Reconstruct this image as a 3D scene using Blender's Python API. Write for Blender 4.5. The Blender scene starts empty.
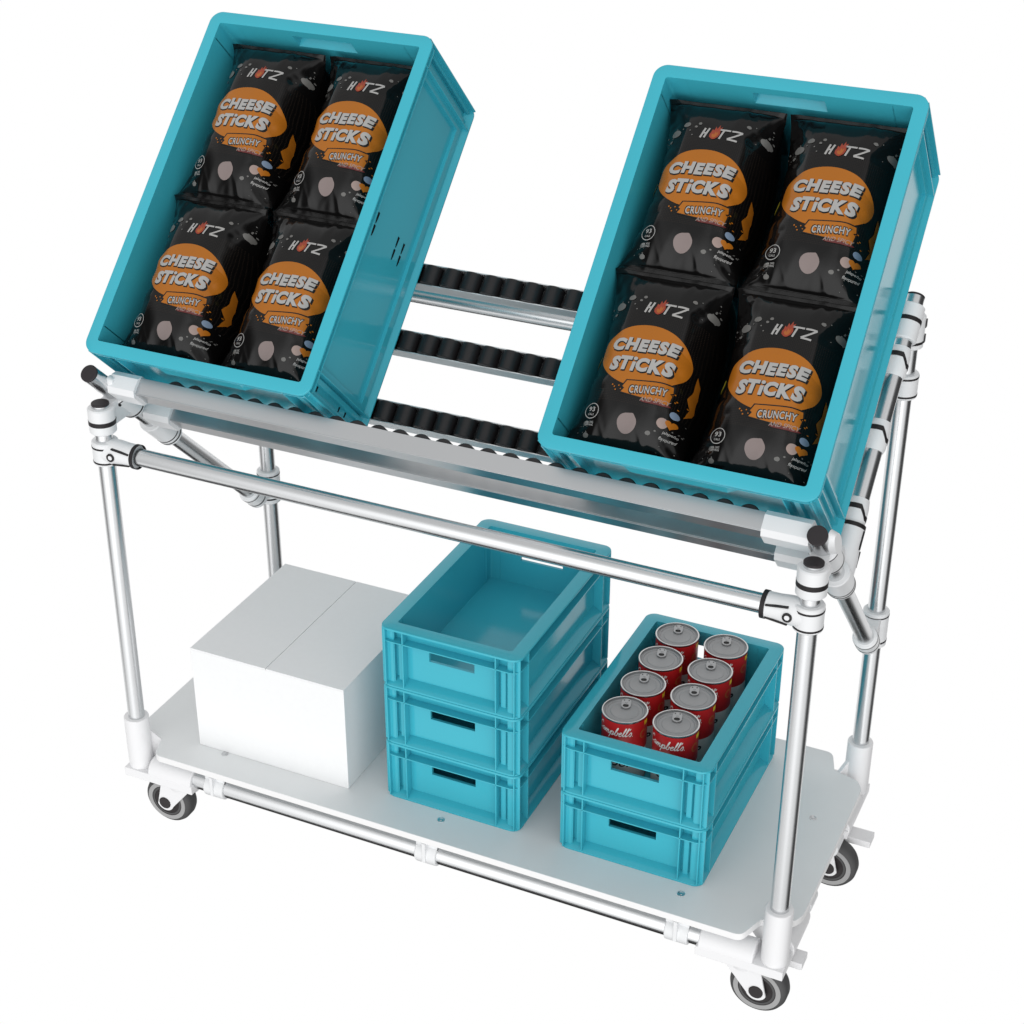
import bpy, bmesh, math, random
from mathutils import Vector, Matrix, noise
random.seed(7)
PI = math.pi
scene = bpy.context.scene
COL = scene.collection

# ------------------------------------------------------------------ materials
def mat(name, color, rough=.4, metal=0.0, spec=.5, coat=0.0, bump=None, vary=None):
    m = bpy.data.materials.new(name); m.use_nodes = True
    nt = m.node_tree; b = nt.nodes['Principled BSDF']
    b.inputs['Base Color'].default_value = (*color, 1)
    b.inputs['Roughness'].default_value = rough
    b.inputs['Metallic'].default_value = metal
    b.inputs['Specular IOR Level'].default_value = spec
    b.inputs['Coat Weight'].default_value = coat
    tc = nt.nodes.new('ShaderNodeTexCoord')
    if bump:
        sc, st, dist = bump
        n = nt.nodes.new('ShaderNodeTexNoise'); n.inputs['Scale'].default_value = sc; n.inputs['Detail'].default_value = 4
        bp = nt.nodes.new('ShaderNodeBump'); bp.inputs['Strength'].default_value = st; bp.inputs['Distance'].default_value = dist
        nt.links.new(tc.outputs['Object'], n.inputs['Vector']); nt.links.new(n.outputs['Fac'], bp.inputs['Height'])
        nt.links.new(bp.outputs['Normal'], b.inputs['Normal'])
    if vary:
        sc, amt = vary
        n = nt.nodes.new('ShaderNodeTexNoise'); n.inputs['Scale'].default_value = sc; n.inputs['Detail'].default_value = 5
        mr = nt.nodes.new('ShaderNodeMapRange'); mr.inputs['To Min'].default_value = 1 - amt; mr.inputs['To Max'].default_value = 1 + amt
        mx = nt.nodes.new('ShaderNodeVectorMath'); mx.operation = 'SCALE'
        mx.inputs[0].default_value = color
        nt.links.new(tc.outputs['Object'], n.inputs['Vector']); nt.links.new(n.outputs['Fac'], mr.inputs['Value'])
        nt.links.new(mr.outputs['Result'], mx.inputs['Scale']); nt.links.new(mx.outputs['Vector'], b.inputs['Base Color'])
    return m

M = {}
M['teal'] = mat('teal_plastic', (.050, .445, .555), .14, 0, .34, bump=(90, .04, .001), vary=(9, .03))
M['alu'] = mat('polished_aluminium', (.70, .71, .72), .27, 1.0, bump=(40, .02, .001))
M['rail'] = mat('anodised_rail', (.60, .61, .62), .30, 1.0, vary=(5, .04))
M['track'] = mat('brushed_track', (.78, .80, .81), .5, 1.0)
M['joint'] = mat('white_joint_plastic', (.80, .81, .82), .35, 0, .4)
M['bracket'] = mat('white_painted_steel', (.83, .83, .84), .38, 0, .4)
M['band'] = mat('black_joint_band', (.018, .016, .017), .5, 0, .3)
M['cap'] = mat('black_end_cap', (.026, .022, .024), .5, 0, .3)
M['roller'] = mat('black_roller_plastic', (.014, .013, .014), .42, 0, .4, bump=(200, .05, .0005))
M['deck'] = mat('pale_grey_board', (.77, .79, .795), .38, 0, .4, bump=(60, .05, .001), vary=(14, .025))
M['deck_edge'] = mat('white_board_edge', (.86, .86, .86), .4)
M['card'] = mat('white_card', (.86, .87, .875), .75, 0, .2, bump=(160, .06, .0006), vary=(120, .02))
M['seam'] = mat('flap_gap', (.10, .10, .10), .8, 0, .1)
M['tyre'] = mat('grey_rubber_tyre', (.075, .075, .076), .6, 0, .3)
M['wheelring'] = mat('light_grey_wheel_ring', (.36, .36, .36), .5, 0, .3)
M['hub'] = mat('black_wheel_hub', (.028, .024, .025), .5, 0, .3)
M['pedal'] = mat('grey_pedal', (.55, .55, .55), .5, 0, .3)
M['can'] = mat('tin_can_steel', (.33, .33, .335), .45, .6, bump=(120, .03, .0005))
M['canrim'] = mat('tin_can_rim', (.62, .62, .62), .25, 1.0)
M['tab'] = mat('tin_ring_pull', (.42, .42, .425), .4, .6)
M['red'] = mat('red_can_paper', (.42, .012, .014), .38, 0, .45, vary=(30, .08))
M['canwhite'] = mat('white_can_paper', (.62, .62, .60), .45)
M['ink_white'] = mat('white_ink', (.78, .78, .76), .45)
M['gold'] = mat('gold_ink', (.36, .20, .05), .45)
M['yellow'] = mat('yellow_ink', (.75, .58, .03), .45)
M['ink_black'] = mat('black_ink', (.01, .01, .01), .5)
M['foil'] = mat('black_teal_film', (.0038, .0036, .0036), .12, 0, .30, bump=(45, .10, .002))
M['dark_print'] = mat('charcoal_print', (.0075, .0070, .0068), .38, 0, .22)
M['orange'] = mat('orange_print', (.38, .124, .010), .26, 0, .3)
M['text'] = mat('cream_white_print', (.37, .365, .355), .45, 0, .3)
M['pblack'] = mat('black_print', (.006, .006, .006), .45, 0, .3)
M['flame_red'] = mat('flame_red_print', (.28, .035, .012), .45)
M['flame_orange'] = mat('flame_orange_print', (.36, .095, .012), .45)
M['dark_red'] = mat('dark_red_print', (.10, .008, .007), .45)
M['blob'] = mat('grey_pink_print', (.215, .17, .162), .5)
M['pale_pink'] = mat('pale_pink_print', (.31, .23, .205), .5)
M['blue'] = mat('pale_blue_print', (.17, .235, .33), .5)
M['lime'] = mat('yellow_green_print', (.30, .27, .015), .45)
M['bubble'] = mat('grey_bubble_print', (.13, .127, .12), .5)
M['slot'] = mat('slot_shade_paint', (.004, .006, .007), .8, 0, .1)  # near-black colour stands in for the shaded inside of the slots
# fine halftone dots on the charcoal print (the printed pattern of the film)
def halftone(m):
    nt = m.node_tree; b = nt.nodes['Principled BSDF']
    tc = nt.nodes.new('ShaderNodeTexCoord'); sep = nt.nodes.new('ShaderNodeSeparateXYZ')
    nt.links.new(tc.outputs['Object'], sep.inputs[0])
    def wave(sock, off):
        a = nt.nodes.new('ShaderNodeMath'); a.operation = 'MULTIPLY'; a.inputs[1].default_value = 2 * PI / .0024
        s = nt.nodes.new('ShaderNodeMath'); s.operation = 'COSINE'
        nt.links.new(sock, a.inputs[0]); nt.links.new(a.outputs[0], s.inputs[0]); return s.outputs[0]
    mul = nt.nodes.new('ShaderNodeMath'); mul.operation = 'ADD'
    nt.links.new(wave(sep.outputs['X'], 0), mul.inputs[0]); nt.links.new(wave(sep.outputs['Y'], 0), mul.inputs[1])
    g = nt.nodes.new('ShaderNodeMath'); g.operation = 'GREATER_THAN'; g.inputs[1].default_value = 1.45
    nt.links.new(mul.outputs[0], g.inputs[0])
    # dots only in a ring round the oval
    ax = nt.nodes.new('ShaderNodeMath'); ax.operation = 'ABSOLUTE'; nt.links.new(sep.outputs['Y'], ax.inputs[0])
    lt = nt.nodes.new('ShaderNodeMath'); lt.operation = 'LESS_THAN'; lt.inputs[1].default_value = .068
    nt.links.new(ax.outputs[0], lt.inputs[0])
    m2 = nt.nodes.new('ShaderNodeMath'); m2.operation = 'MULTIPLY'
    nt.links.new(g.outputs[0], m2.inputs[0]); nt.links.new(lt.outputs[0], m2.inputs[1])
    mix = nt.nodes.new('ShaderNodeMix'); mix.data_type = 'RGBA'
    mix.inputs['A'].default_value = (.0038, .0036, .0036, 1); mix.inputs['B'].default_value = (.024, .017, .013, 1)
    nt.links.new(m2.outputs[0], mix.inputs['Factor']); nt.links.new(mix.outputs['Result'], b.inputs['Base Color'])
halftone(M['foil'])

# ------------------------------------------------------------------ mesh helpers
I4 = Matrix.Identity(4)
class MB:
    def __init__(s): s.v = []; s.f = []; s.m = []
    def add(s, verts, faces, mi=0, T=None):
        o = len(s.v)
        s.v += [tuple(T @ Vector(p)) if T else tuple(p) for p in verts]
        for f in faces: s.f.append([i + o for i in f]); s.m.append(mi)
    def box(s, x0, x1, y0, y1, z0, z1, mi=0, T=None):
        v = [(x, y, z) for z in (z0, z1) for y in (y0, y1) for x in (x0, x1)]
        s.add(v, [(0, 2, 3, 1), (4, 5, 7, 6), (0, 1, 5, 4), (2, 6, 7, 3), (0, 4, 6, 2), (1, 3, 7, 5)], mi, T)
    def loft(s, loops, mi=0, cap0=True, cap1=True, closed=False, T=None):
        n = len(loops[0]); v = [p for l in loops for p in l]; f = []
        R = len(loops)
        for r in range(R if closed else R - 1):
            a = r * n; b = ((r + 1) % R) * n
            for i in range(n):
                j = (i + 1) % n; f.append((a + i, a + j, b + j, b + i))
        if not closed:
            if cap0: f.append(tuple(range(n))[::-1])
            if cap1: f.append(tuple((R - 1) * n + i for i in range(n)))
        s.add(v, f, mi, T)
    def lathe(s, prof, p0, d, mi=0, seg=36, cap0=True, cap1=True):
        """profile of (distance along d, radius)"""
        d = Vector(d).normalized(); p0 = Vector(p0)
        a = d.orthogonal().normalized(); b = d.cross(a)
        loops = [[tuple(p0 + d * h + (a * math.cos(2 * PI * k / seg) + b * math.sin(2 * PI * k / seg)) * r) for k in range(seg)] for h, r in prof]
        s.loft(loops, mi, cap0, cap1)
    def cyl(s, p0, p1, r, mi=0, seg=36, bev=0.0):
        p0 = Vector(p0); p1 = Vector(p1); L = (p1 - p0).length
        prof = [(0, r), (L, r)] if not bev else [(0, r - bev), (bev, r), (L - bev, r), (L, r - bev)]
        s.lathe(prof, p0, p1 - p0, mi, seg)
    def prism(s, poly, h0, h1, T=None, mi=0):
        s.loft([[(x, y, h0) for x, y in poly], [(x, y, h1) for x, y in poly]], mi, T=T)
    def ring(s, outer, inner, z0, z1, mi=0, T=None):
        s.loft([[(x, y, z0) for x, y in inner], [(x, y, z0) for x, y in outer], [(x, y, z1) for x, y in outer], [(x, y, z1) for x, y in inner]], mi, closed=True, T=T)
    def build(s, name, mats, parent=None, bevel=0, ang=35, keep=False, link=True):
        me = bpy.data.meshes.new(name); me.from_pydata(s.v, [], s.f)
        for m in (mats if isinstance(mats, (list, tuple)) else [mats]): me.materials.append(m)
        me.polygons.foreach_set('material_index', s.m)
        bm = bmesh.new(); bm.from_mesh(me); bmesh.ops.recalc_face_normals(bm, faces=bm.faces); bm.to_mesh(me); bm.free()
        me.shade_smooth(); me.set_sharp_from_angle(angle=math.radians(ang))
        o = bpy.data.objects.new(name, me)
        if link: COL.objects.link(o)
        if parent: o.parent = parent
        if keep: o.matrix_parent_inverse = ROOT_INV
        if bevel:
            b = o.modifiers.new('bevel', 'BEVEL'); b.width = bevel; b.segments = 2; b.limit_method = 'ANGLE'; b.angle_limit = math.radians(40); b.harden_normals = True
        return o

def rr(w, d, r, n=8, cx=0, cy=0):
    p = []
    for qx, qy, a0 in ((1, 1, 0), (-1, 1, 90), (-1, -1, 180), (1, -1, 270)):
        for k in range(n + 1):
            a = math.radians(a0 + 90 * k / n)
            p.append((cx + qx * (w / 2 - r) + r * math.cos(a), cy + qy * (d / 2 - r) + r * math.sin(a)))
    return p

def tag(o, label=None, cat=None, group=None, kind=None):
    if label: o['label'] = label
    if cat: o['category'] = cat
    if group: o['group'] = group
    if kind: o['kind'] = kind
    return o
def empty(name, loc=(0, 0, 0), rot=(0, 0, 0)):
    o = bpy.data.objects.new(name, None); COL.objects.link(o); o.location = loc; o.rotation_euler = rot
    o.empty_display_size = .05
    return o
def copy_tree(o, parent=None):
    c = o.copy(); COL.objects.link(c)
    if parent: c.parent = parent
    for ch in list(o.children): copy_tree(ch, c)
    return c

# ------------------------------------------------------------------ layout
xL, xR, yF, yB = -.2285, .9148, .1694, .6232
TH = PI / 4
EV = Vector((0, math.cos(TH), math.sin(TH))); EN = Vector((0, -math.sin(TH), math.cos(TH))); EU = Vector((1, 0, 0))
O = Vector((0, .17013, .73128))
BH = .2087
def inc(u, v, n): return O + EU * u + EV * v + EN * n
PR = .014
RIN = Matrix((EU, EV, EN)).transposed().to_4x4()     # local (u,v,n) -> world
TINC = Matrix.Translation(O) @ RIN

# ------------------------------------------------------------------ THE TROLLEY
root = empty('shelf_trolley', ((xL + xR) / 2, .396, -.13))
tag(root, 'white and aluminium tube trolley with tilted roller rack above a pale deck on castors', 'trolley')
bpy.context.view_layer.update()
ROOT_INV = Matrix.Translation(root.location).inverted()
def part(mb, name, m, parent=root, bevel=0, ang=35): return mb.build(name, m, parent, bevel, ang, keep=(parent is root))

# deck board with notched corners
yd0, yd1, xd0, xd1 = .1477, .6449, -.2573, .938
def notch_corner(cx, cy, sx, sy):
    """points from the long side to the short side round the post notch"""
    raw = [(.072, 0), (.056, .046), (.014, .058), (0, .077)]
    rad = [.012, .004, .004, .012]
    ext = [(.12, 0)] + raw + [(0, .12)]
    out = []
    for i in range(1, 5):
        p = Vector(ext[i]); a = (Vector(ext[i - 1]) - p).normalized(); b = (Vector(ext[i + 1]) - p).normalized(); r = rad[i - 1]
        for k in range(6):
            t = k / 5; q = (p + a * r) * (1 - t) ** 2 + p * 2 * t * (1 - t) + (p + b * r) * t ** 2
            out.append((cx + sx * q.x, cy + sy * q.y))
    return out
poly = notch_corner(xd0, yd0, 1, 1)[::-1] + notch_corner(xd1, yd0, -1, 1) + notch_corner(xd1, yd1, -1, -1)[::-1] + notch_corner(xd0, yd1, 1, -1)
mb = MB(); mb.prism(poly, -.0125, 0)
for i, f in enumerate(mb.f):
    if len(f) == 4: mb.m[i] = 1
deck = part(mb, 'deck_board', [M['deck'], M['deck_edge']], bevel=.0012)
for x, y in ((.7533, .1967), (.3387, .1994), (-.0764, .2007), (.885, .4598), (-.2, .46), (.7533, .597), (.3387, .597), (-.0764, .597)):
    mb = MB(); mb.lathe([(0, .0062), (.0008, .0060), (.0008, .0046), (.0002, .0040), (.0002, .0026), (.0014, .0022), (.0014, .0005)], (x, y, 0), (0, 0, 1), 0, 20)
    part(mb, 'deck_screw', M['rail'], deck)

# base tubes
def tube(p0, p1, name='frame_tube', r=PR, m='alu'):
    mb = MB(); mb.cyl(p0, p1, r, 0, 40)
    return part(mb, name, M[m])
ZT = -.0466
ZB = ZT + .0040
tube((xL + .03, yF, ZB), (xR - .03, yF, ZB), r=.0172); tube((xL + .03, yB, ZB), (xR - .03, yB, ZB), r=.0172)
tube((xL, yF + .03, ZT), (xL, yB - .03, ZT)); tube((xR, yF + .03, ZT), (xR, yB - .03, ZT))
# deck saddles on the long tubes
for y, s in ((yF, -1), (yB, 1)):
    for x in (-.072, .333, .763):
        mb = MB()
        mb.cyl((x - .019, y, ZB), (x + .019, y, ZB), .0212, 0, 32, .0015)
        mb.box(x - .019, x + .019, y - .012, y + .012, ZT + .01, -.0125)
        mb.box(x - .003, x + .003, y - .0232, y + .0232, ZT - .004, -.0126)
        part(mb, 'deck_saddle', M['joint'], bevel=.0008)
for x in (xL, xR):
    for y in (.32, .47):
        mb = MB(); mb.cyl((x, y - .019, ZT), (x, y + .019, ZT), .0185, 0, 32, .0015)
        mb.box(x - .012, x + .012, y - .019, y + .019, ZT + .01, -.0125)
        part(mb, 'deck_saddle', M['joint'], bevel=.0008)

# corner brackets and posts
def corner(px, py, sx, sy):
    mb = MB()
    L = .118
    pz0, pz1 = ZT - .0155, ZT + .001
    P = [(-.020, -.024), (L, -.024), (L, .018), (.03, .03), (.018, L), (-.020, L)]
    T = Matrix.Translation((px, py, 0)) @ Matrix.Diagonal((sx, sy, 1, 1))
    mb.prism(P, pz0, pz1, T)
    mb.cyl((px + sx * .028, py, ZT), (px + sx * (L - .003), py, ZT), .0236, 0, 40, .0015)
    mb.cyl((px, py + sy * .028, ZT), (px, py + sy * (L - .003), ZT), .0222, 0, 40, .0015)
    mb.cyl((px, py, ZT - .0004), (px, py, .0545), .0212, 0, 44, .0012)
    # gusset between the upright sleeve and the two horizontal ones
    G = [(.016, ZT), (.070, ZT), (.016, .026)]
    for ang in (45,):
        c, s_ = math.cos(math.radians(ang)), math.sin(math.radians(ang))
        T2 = T @ Matrix(((c, 0, -s_, 0), (s_, 0, c, 0), (0, 1, 0, 0), (0, 0, 0, 1)))
        mb.prism(G, -.004, .004, T2)
    return part(mb, 'corner_bracket', M['bracket'], bevel=.001)
for px, sx in ((xL, 1), (xR, -1)):
    lean = .0025 if sx > 0 else 0
    for py, sy in ((yF, 1), (yB, -1)): corner(px - lean, py, sx, sy)
    tube((px - lean, yF, ZT), (px + (.0035 if sx > 0 else 0), yF, .6455), 'front_post'); tube((px, yB, ZT), (px, yB, .835), 'rear_post')

def ringlet(mb, p, d, r, h, mi=1):
    mb.lathe([(-h / 2, r - .0004), (-h / 2, r + .0004), (h / 2, r + .0004), (h / 2, r - .0004)], p, d, mi, 40, False, False)

def cap(p, d, r=.0142):
    mb = MB(); mb.lathe([(0, r - .001), (0, r - .0002), (.0028, r - .0002), (.0036, r - .0012)], p, d, 0, 36)
    part(mb, 'end_cap', M['cap'])

# castors
def castor(cx, cy, tr):
    """cx,cy swivel centre; tr = sign of the trail along x"""
    mb = MB(); zt = ZT - .0155
    ax = Vector((cx + tr * .026, cy, -.1085))
    mb.box(cx - .036, cx + .036, cy - .0185, cy + .030, zt - .004, zt)
    mb.lathe([(0, .024), (.010, .026), (.012, .022)], (cx, cy, zt - .0125), (0, 0, 1), 0, 32)
    for s in (-1, 1):
        y0 = cy + s * .0195
        T = Matrix.Translation((cx, y0, 0)) @ Matrix(((1, 0, 0, 0), (0, 0, 1, 0), (0, 1, 0, 0), (0, 0, 0, 1)))
        a = []
        rr_ = .0165
        for k in range(13):
            an = math.radians(200 + 140 * k / 12) if tr > 0 else math.radians(200 + 140 * k / 12)
            a.append((ax.x - cx + rr_ * math.cos(an), ax.z + rr_ * math.sin(an)))
        pts = [(-.030, zt - .003)] + a + [(.030, zt - .003)]
        mb.prism(pts, -.0017, .0017, T)
    mb.box(cx - .026, cx + .026, cy - .0195, cy + .0195, zt - .0065, zt - .004)
    c = part(mb, 'castor', M['bracket'], bevel=.0006)
    INV = ROOT_INV
    def sub(mb_, name, m, **k):
        return mb_.build(name, m, c, **k)
    R = .0455; w = .0160
    mb = MB()
    prof = [(-w, R * .55), (-w, R - .008), (-w + .004, R - .002), (-w + .009, R), (w - .009, R), (w - .004, R - .002), (w, R - .008), (w, R * .55)]
    mb.lathe(prof, ax, (0, 1, 0), 0, 56, False, False); sub(mb, 'tyre', M['tyre'])
    mb = MB()
    prof = [(-w - .0003, R - .0155), (-w - .0006, R - .008), (-w + .001, R - .0078), (w - .001, R - .0078), (w + .0006, R - .008), (w + .0003, R - .0155)]
    mb.lathe(prof, ax, (0, 1, 0), 0, 56, False, False)
    prof = [(-w + .004, .003), (-w + .003, .015), (-w - .0002, R - .016), (-w + .0004, R - .0154), (w - .0004, R - .0154), (w + .0002, R - .016), (w - .003, .015), (w - .004, .003)]
    mb.lathe(prof, ax, (0, 1, 0), 1, 56); sub(mb, 'wheel_hub', [M['wheelring'], M['hub']])
    mb = MB(); mb.cyl(ax - Vector((0, .0235, 0)), ax + Vector((0, .0235, 0)), 0.0112, 0, 28, .0008); sub(mb, 'axle_bolt', M['hub'])
    if tr > 0:
        mb = MB(); yy = cy + .037
        mb.box(cx + .030, cx + .0825, yy - .0155, yy + .0155, -.0800, -.0675); sub(mb, 'brake_pedal', M['pedal'] if False else M['bracket'], bevel=.0015)
castor(.8680, .1770, 1); castor(.8880, .499, 1)
castor(-.1550, .178, -1); castor(-.1550, .499, -1)

# front rail pipe between the posts
ZP = .5670
tube((xL + .06, yF, ZP), (xR - .06, yF, ZP), 'cross_tube')
tube((xL + .06, yB, .716), (xR - .06, yB, .716), 'cross_tube')

# inclined side tubes and the short tubes square to them
NP = -.2395; VP = -.030
for x in (xL, xR):
    tt = -.013 if x < 0 else -.037
    tube(inc(x, VP, tt), inc(x, VP, -.612), 'stop_tube')
    tube(inc(x, VP + .01, NP), inc(x, .408, NP), 'rack_tube')
    cap(inc(x, VP, tt), EN); cap(inc(x, .408, NP), EV); cap((x + (.0035 if x < 0 else 0), yF, .6455), (0, 0, 1))
    cap((x, yB, .835), (0, 0, 1))

BANDW = .0042
def joint_post_arm(x, y, z, s, bands):
    """T joint: sleeve round a post with an arm along +-x"""
    mb = MB(); r = .0208
    mb.cyl((x, y, z - .0215), (x, y, z + .0175), r, 0, 44, .0015)
    mb.lathe([(.0, .0205), (.026, .0205), (.042, .0190), (.0595, .0190)], (x, y, z), (s, 0, 0), 0, 40)
    for dz in bands: ringlet(mb, (x, y, z + dz), (0, 0, 1), r, .003)
    ringlet(mb, (x + s * .0605, y, z), (1, 0, 0), .0195, .0065)
    # clamp bolt on the front and the dark clamp gaps of the arm
    for k in (-.0115, .0115):
        T = Matrix.Translation((x + s * .040, y - .0167 , z + k * 1.0)) @ Matrix.Rotation(s * (.12 if k > 0 else -.12), 4, 'Y')
        mb.box(-.016, .016, -.0020, .004, -.0010, .0010, 1, T)
    o = part(mb, 'pipe_joint', [M['joint'], M['band']])
    b = MB(); b.lathe([(0, .0068), (.0022, .0068), (.0022, .0046), (.0012, .0044), (.0012, .0024), (.002, .002), (.002, .0004)], (x + s * .0240, y - .0202, z), (0, -1, 0), 0, 24)
    b.cyl((x + s * .0240, y - .0202, z), (x + s * .0240, y - .0224, z), .0036, 1, 20)
    bo = b.build('clamp_bolt', [M['band'], M['joint']], o)
def web(mb, pts, x, h):
    T = Matrix(((0, 0, 1, x), (1, 0, 0, 0), (0, 1, 0, 0), (0, 0, 0, 1)))
    mb.prism(pts, -h, h, T)
def yz(p): return (p.y, p.z)
for x, s in ((xL, 1), (xR, -1)):
    xf = x + (.0035 if s > 0 else 0)
    joint_post_arm(xf, yF, ZP, s, (-.0165, .0085) if s > 0 else (-.0165, .0100))
    joint_post_arm(x, yB, .716, s, (.0125, -.0165))
    # top of the front post to the stop tube
    mb = MB()
    mb.cyl((xf, yF, .5990), (xf, yF, .6415), .0212, 0, 44, .002)
    ringlet(mb, (xf, yF, .6175), (0, 0, 1), .0212, .0075)
    a, b = inc(x, VP, -.088), inc(x, VP, -.150)
    mb.cyl(a, b, .0205, 0, 44, .0015); ringlet(mb, inc(x, VP, -.092), EN, .0205, .0022); ringlet(mb, inc(x, VP, -.144), EN, .0205, .0030)
    web(mb, [(yF, .603), (yF, .640), yz(inc(x, VP, -.092)), yz(inc(x, VP, -.146))], x, .0125)
    # the two rounded clamp ears beside the sleeve
    for du in (-.0165, .0165) if s > 0 else (.0165,):
        T = Matrix.Translation(inc(x + du, VP + .006, -.075)) @ RIN
        mb.loft([[(-.004, .016 * math.cos(t) * .9, .036 * math.sin(t)) for t in [2 * PI * k / 24 for k in range(24)]],
                 [(.0045, .013 * math.cos(t) * .9, .031 * math.sin(t)) for t in [2 * PI * k / 24 for k in range(24)]]], 0, T=T)
    o = part(mb, 'pipe_joint', [M['joint'], M['band']])
    for (yy, zz) in ((.205, .632), (.188, .615)):
        b = MB(); b.cyl((x + s * .0124, yy, zz), (x + s * .0140, yy, zz), .0036, 0, 16); bo = b.build('clamp_bolt', M['band'], o)
    # rack tube meets the stop tube
    mb = MB()
    mb.cyl(inc(x, VP, NP + .033), inc(x, VP, NP - .036), .0215, 0, 44, .0015)
    ringlet(mb, inc(x, VP, NP - .029), EN, .0215, .0028); ringlet(mb, inc(x, VP, NP - .020), EN, .0215, .0022)
    mb.lathe([(0, .0205), (.03, .0205), (.05, .0190), (.078, .0190)], inc(x, VP, NP), EV, 0, 40)
    ringlet(mb, inc(x, VP + .079, NP), EV, .0192, .006)
    for k in (-1, 1):
        T = Matrix.Translation(inc(x + s * -.0190, VP + .050, NP + k * .004)) @ RIN
        mb.box(-.0016, .0016, -.016 + k * .012, .010 + k * .014, -.0013, .0013, 1, T)
    T = Matrix.Translation(inc(x + s * .004, VP + .024, NP + .020)) @ RIN
    mb.loft([[(.012 * math.cos(t), .022 * math.sin(t), -.01) for t in [2 * PI * k / 24 for k in range(24)]], [(.008 * math.cos(t), .016 * math.sin(t), .018) for t in [2 * PI * k / 24 for k in range(24)]]], 0, T=T)
    part(mb, 'pipe_joint', [M['joint'], M['band']])
    # foot of the stop tube on the rear post
    mb = MB()
    mb.cyl((x, yB, .252), (x, yB, .316), .0210, 0, 44, .0015)
    ringlet(mb, (x, yB, .262), (0, 0, 1), .0210, .003); ringlet(mb, (x, yB, .309), (0, 0, 1), .0210, .0022)
    mb.cyl(inc(x, VP, -.575), inc(x, VP, -.616), .0198, 0, 44, .0015)
    ringlet(mb, inc(x, VP, -.604), EN, .0198, .0026); ringlet(mb, inc(x, VP, -.581), EN, .0198, .0018)
    web(mb, [(yB, .258), yz(inc(x, VP, -.612)), yz(inc(x, VP, -.577)), (yB, .312)], x, .0125)
    part(mb, 'pipe_joint', [M['joint'], M['band']])
    # head of the rear post to the rack tube
    mb = MB()
    mb.cyl(inc(x, .338, NP), inc(x, .394, NP), .0188, 0, 44, .0015); ringlet(mb, inc(x, .369, NP), EV, .0188, .0065)
    mb.cyl((x, yB, .776), (x, yB, .826), .0208, 0, 44, .0015); ringlet(mb, (x, yB, .786), (0, 0, 1), .0208, .004)
    web(mb, [(yB, .780), (yB + .004, .822), yz(inc(x, .395, NP)), yz(inc(x, .340, NP))], x, .0125)
    for k in (-.012, .012):
        T = Matrix.Translation((x - s * .0205, yB + .004, .802 + k)); mb.box(-.0015, .0015, -.004, .004, -.006, .006, 1, T)
    part(mb, 'pipe_joint', [M['joint'], M['band']])

# roller tracks
RW = .0365; WH = .0275; WT = .0075
u0, u1 = -.1750, .8600
def track(T, m, name='roller_track'):
    """local frame: u along the track, b across it, h = height below the roller tips"""
    mb = MB(); t = .0018
    mb.box(u0, u1, -RW / 2, RW / 2, -WT - WH, -WT - WH + t, 0, T)
    mb.box(u0, u1, -RW / 2, -RW / 2 + t, -WT - WH + t, -WT, 0, T); mb.box(u0, u1, RW / 2 - t, RW / 2, -WT - WH + t, -WT, 0, T)
    return part(mb, name, m, bevel=.0004)
TR = []
for v in (.303, .187, .067): TR.append(Matrix.Translation(inc(0, v, -BH)) @ RIN)
# stop tracks: height axis along +v, across axis along n
SW = Matrix(((1, 0, 0, 0), (0, 0, 1, 0), (0, 1, 0, 0), (0, 0, 0, 1)))
for n in (-.053 - RW / 2, -.165 - RW / 2): TR.append(Matrix.Translation(inc(0, -.0005, n)) @ RIN @ SW)
tracks = [track(T, M['track'] if i < 3 else M['rail']) for i, T in enumerate(TR)]
# rollers: one mesh, copied
mb = MB(); mb.lathe([(-.0160, .003), (-.0160, .0145), (-.0145, .0163), (.0145, .0163), (.0160, .0145), (.0160, .003)], (0, 0, -.0165), (0, 1, 0), 0, 28)
mb.cyl((0, -.0178, -.0165), (0, .0178, -.0165), .003, 0, 10)
roller0 = mb.build('roller', M['roller'], None, link=False)
rest = MB()
for ti, (T, tr) in enumerate(zip(TR, tracks)):
    k0 = {0: .163, 1: .163, 2: .163, 3: .2127 % .0353, 4: .2127 % .0353}[ti]
    us = [k0 + .0353 * k for k in range(-20, 40)]
    us = [u for u in us if -.13 < u < .815]
    for u in us:
        seen = (ti == 3) or (ti < 3 and .10 < u < .50)
        if seen:
            o = bpy.data.objects.new('roller', roller0.data); COL.objects.link(o); o.parent = tr
            o.matrix_basis = T @ Matrix.Translation((u, 0, 0))
        else:
            TT = T @ Matrix.Translation((u, 0, 0))
            rest.add([tuple(v.co) for v in roller0.data.vertices], [list(p.vertices) for p in roller0.data.polygons], 0, TT)
ro = part(rest, 'track_rollers', M['roller']); ro['kind'] = 'stuff'
bpy.data.objects.remove(roller0)
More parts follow.
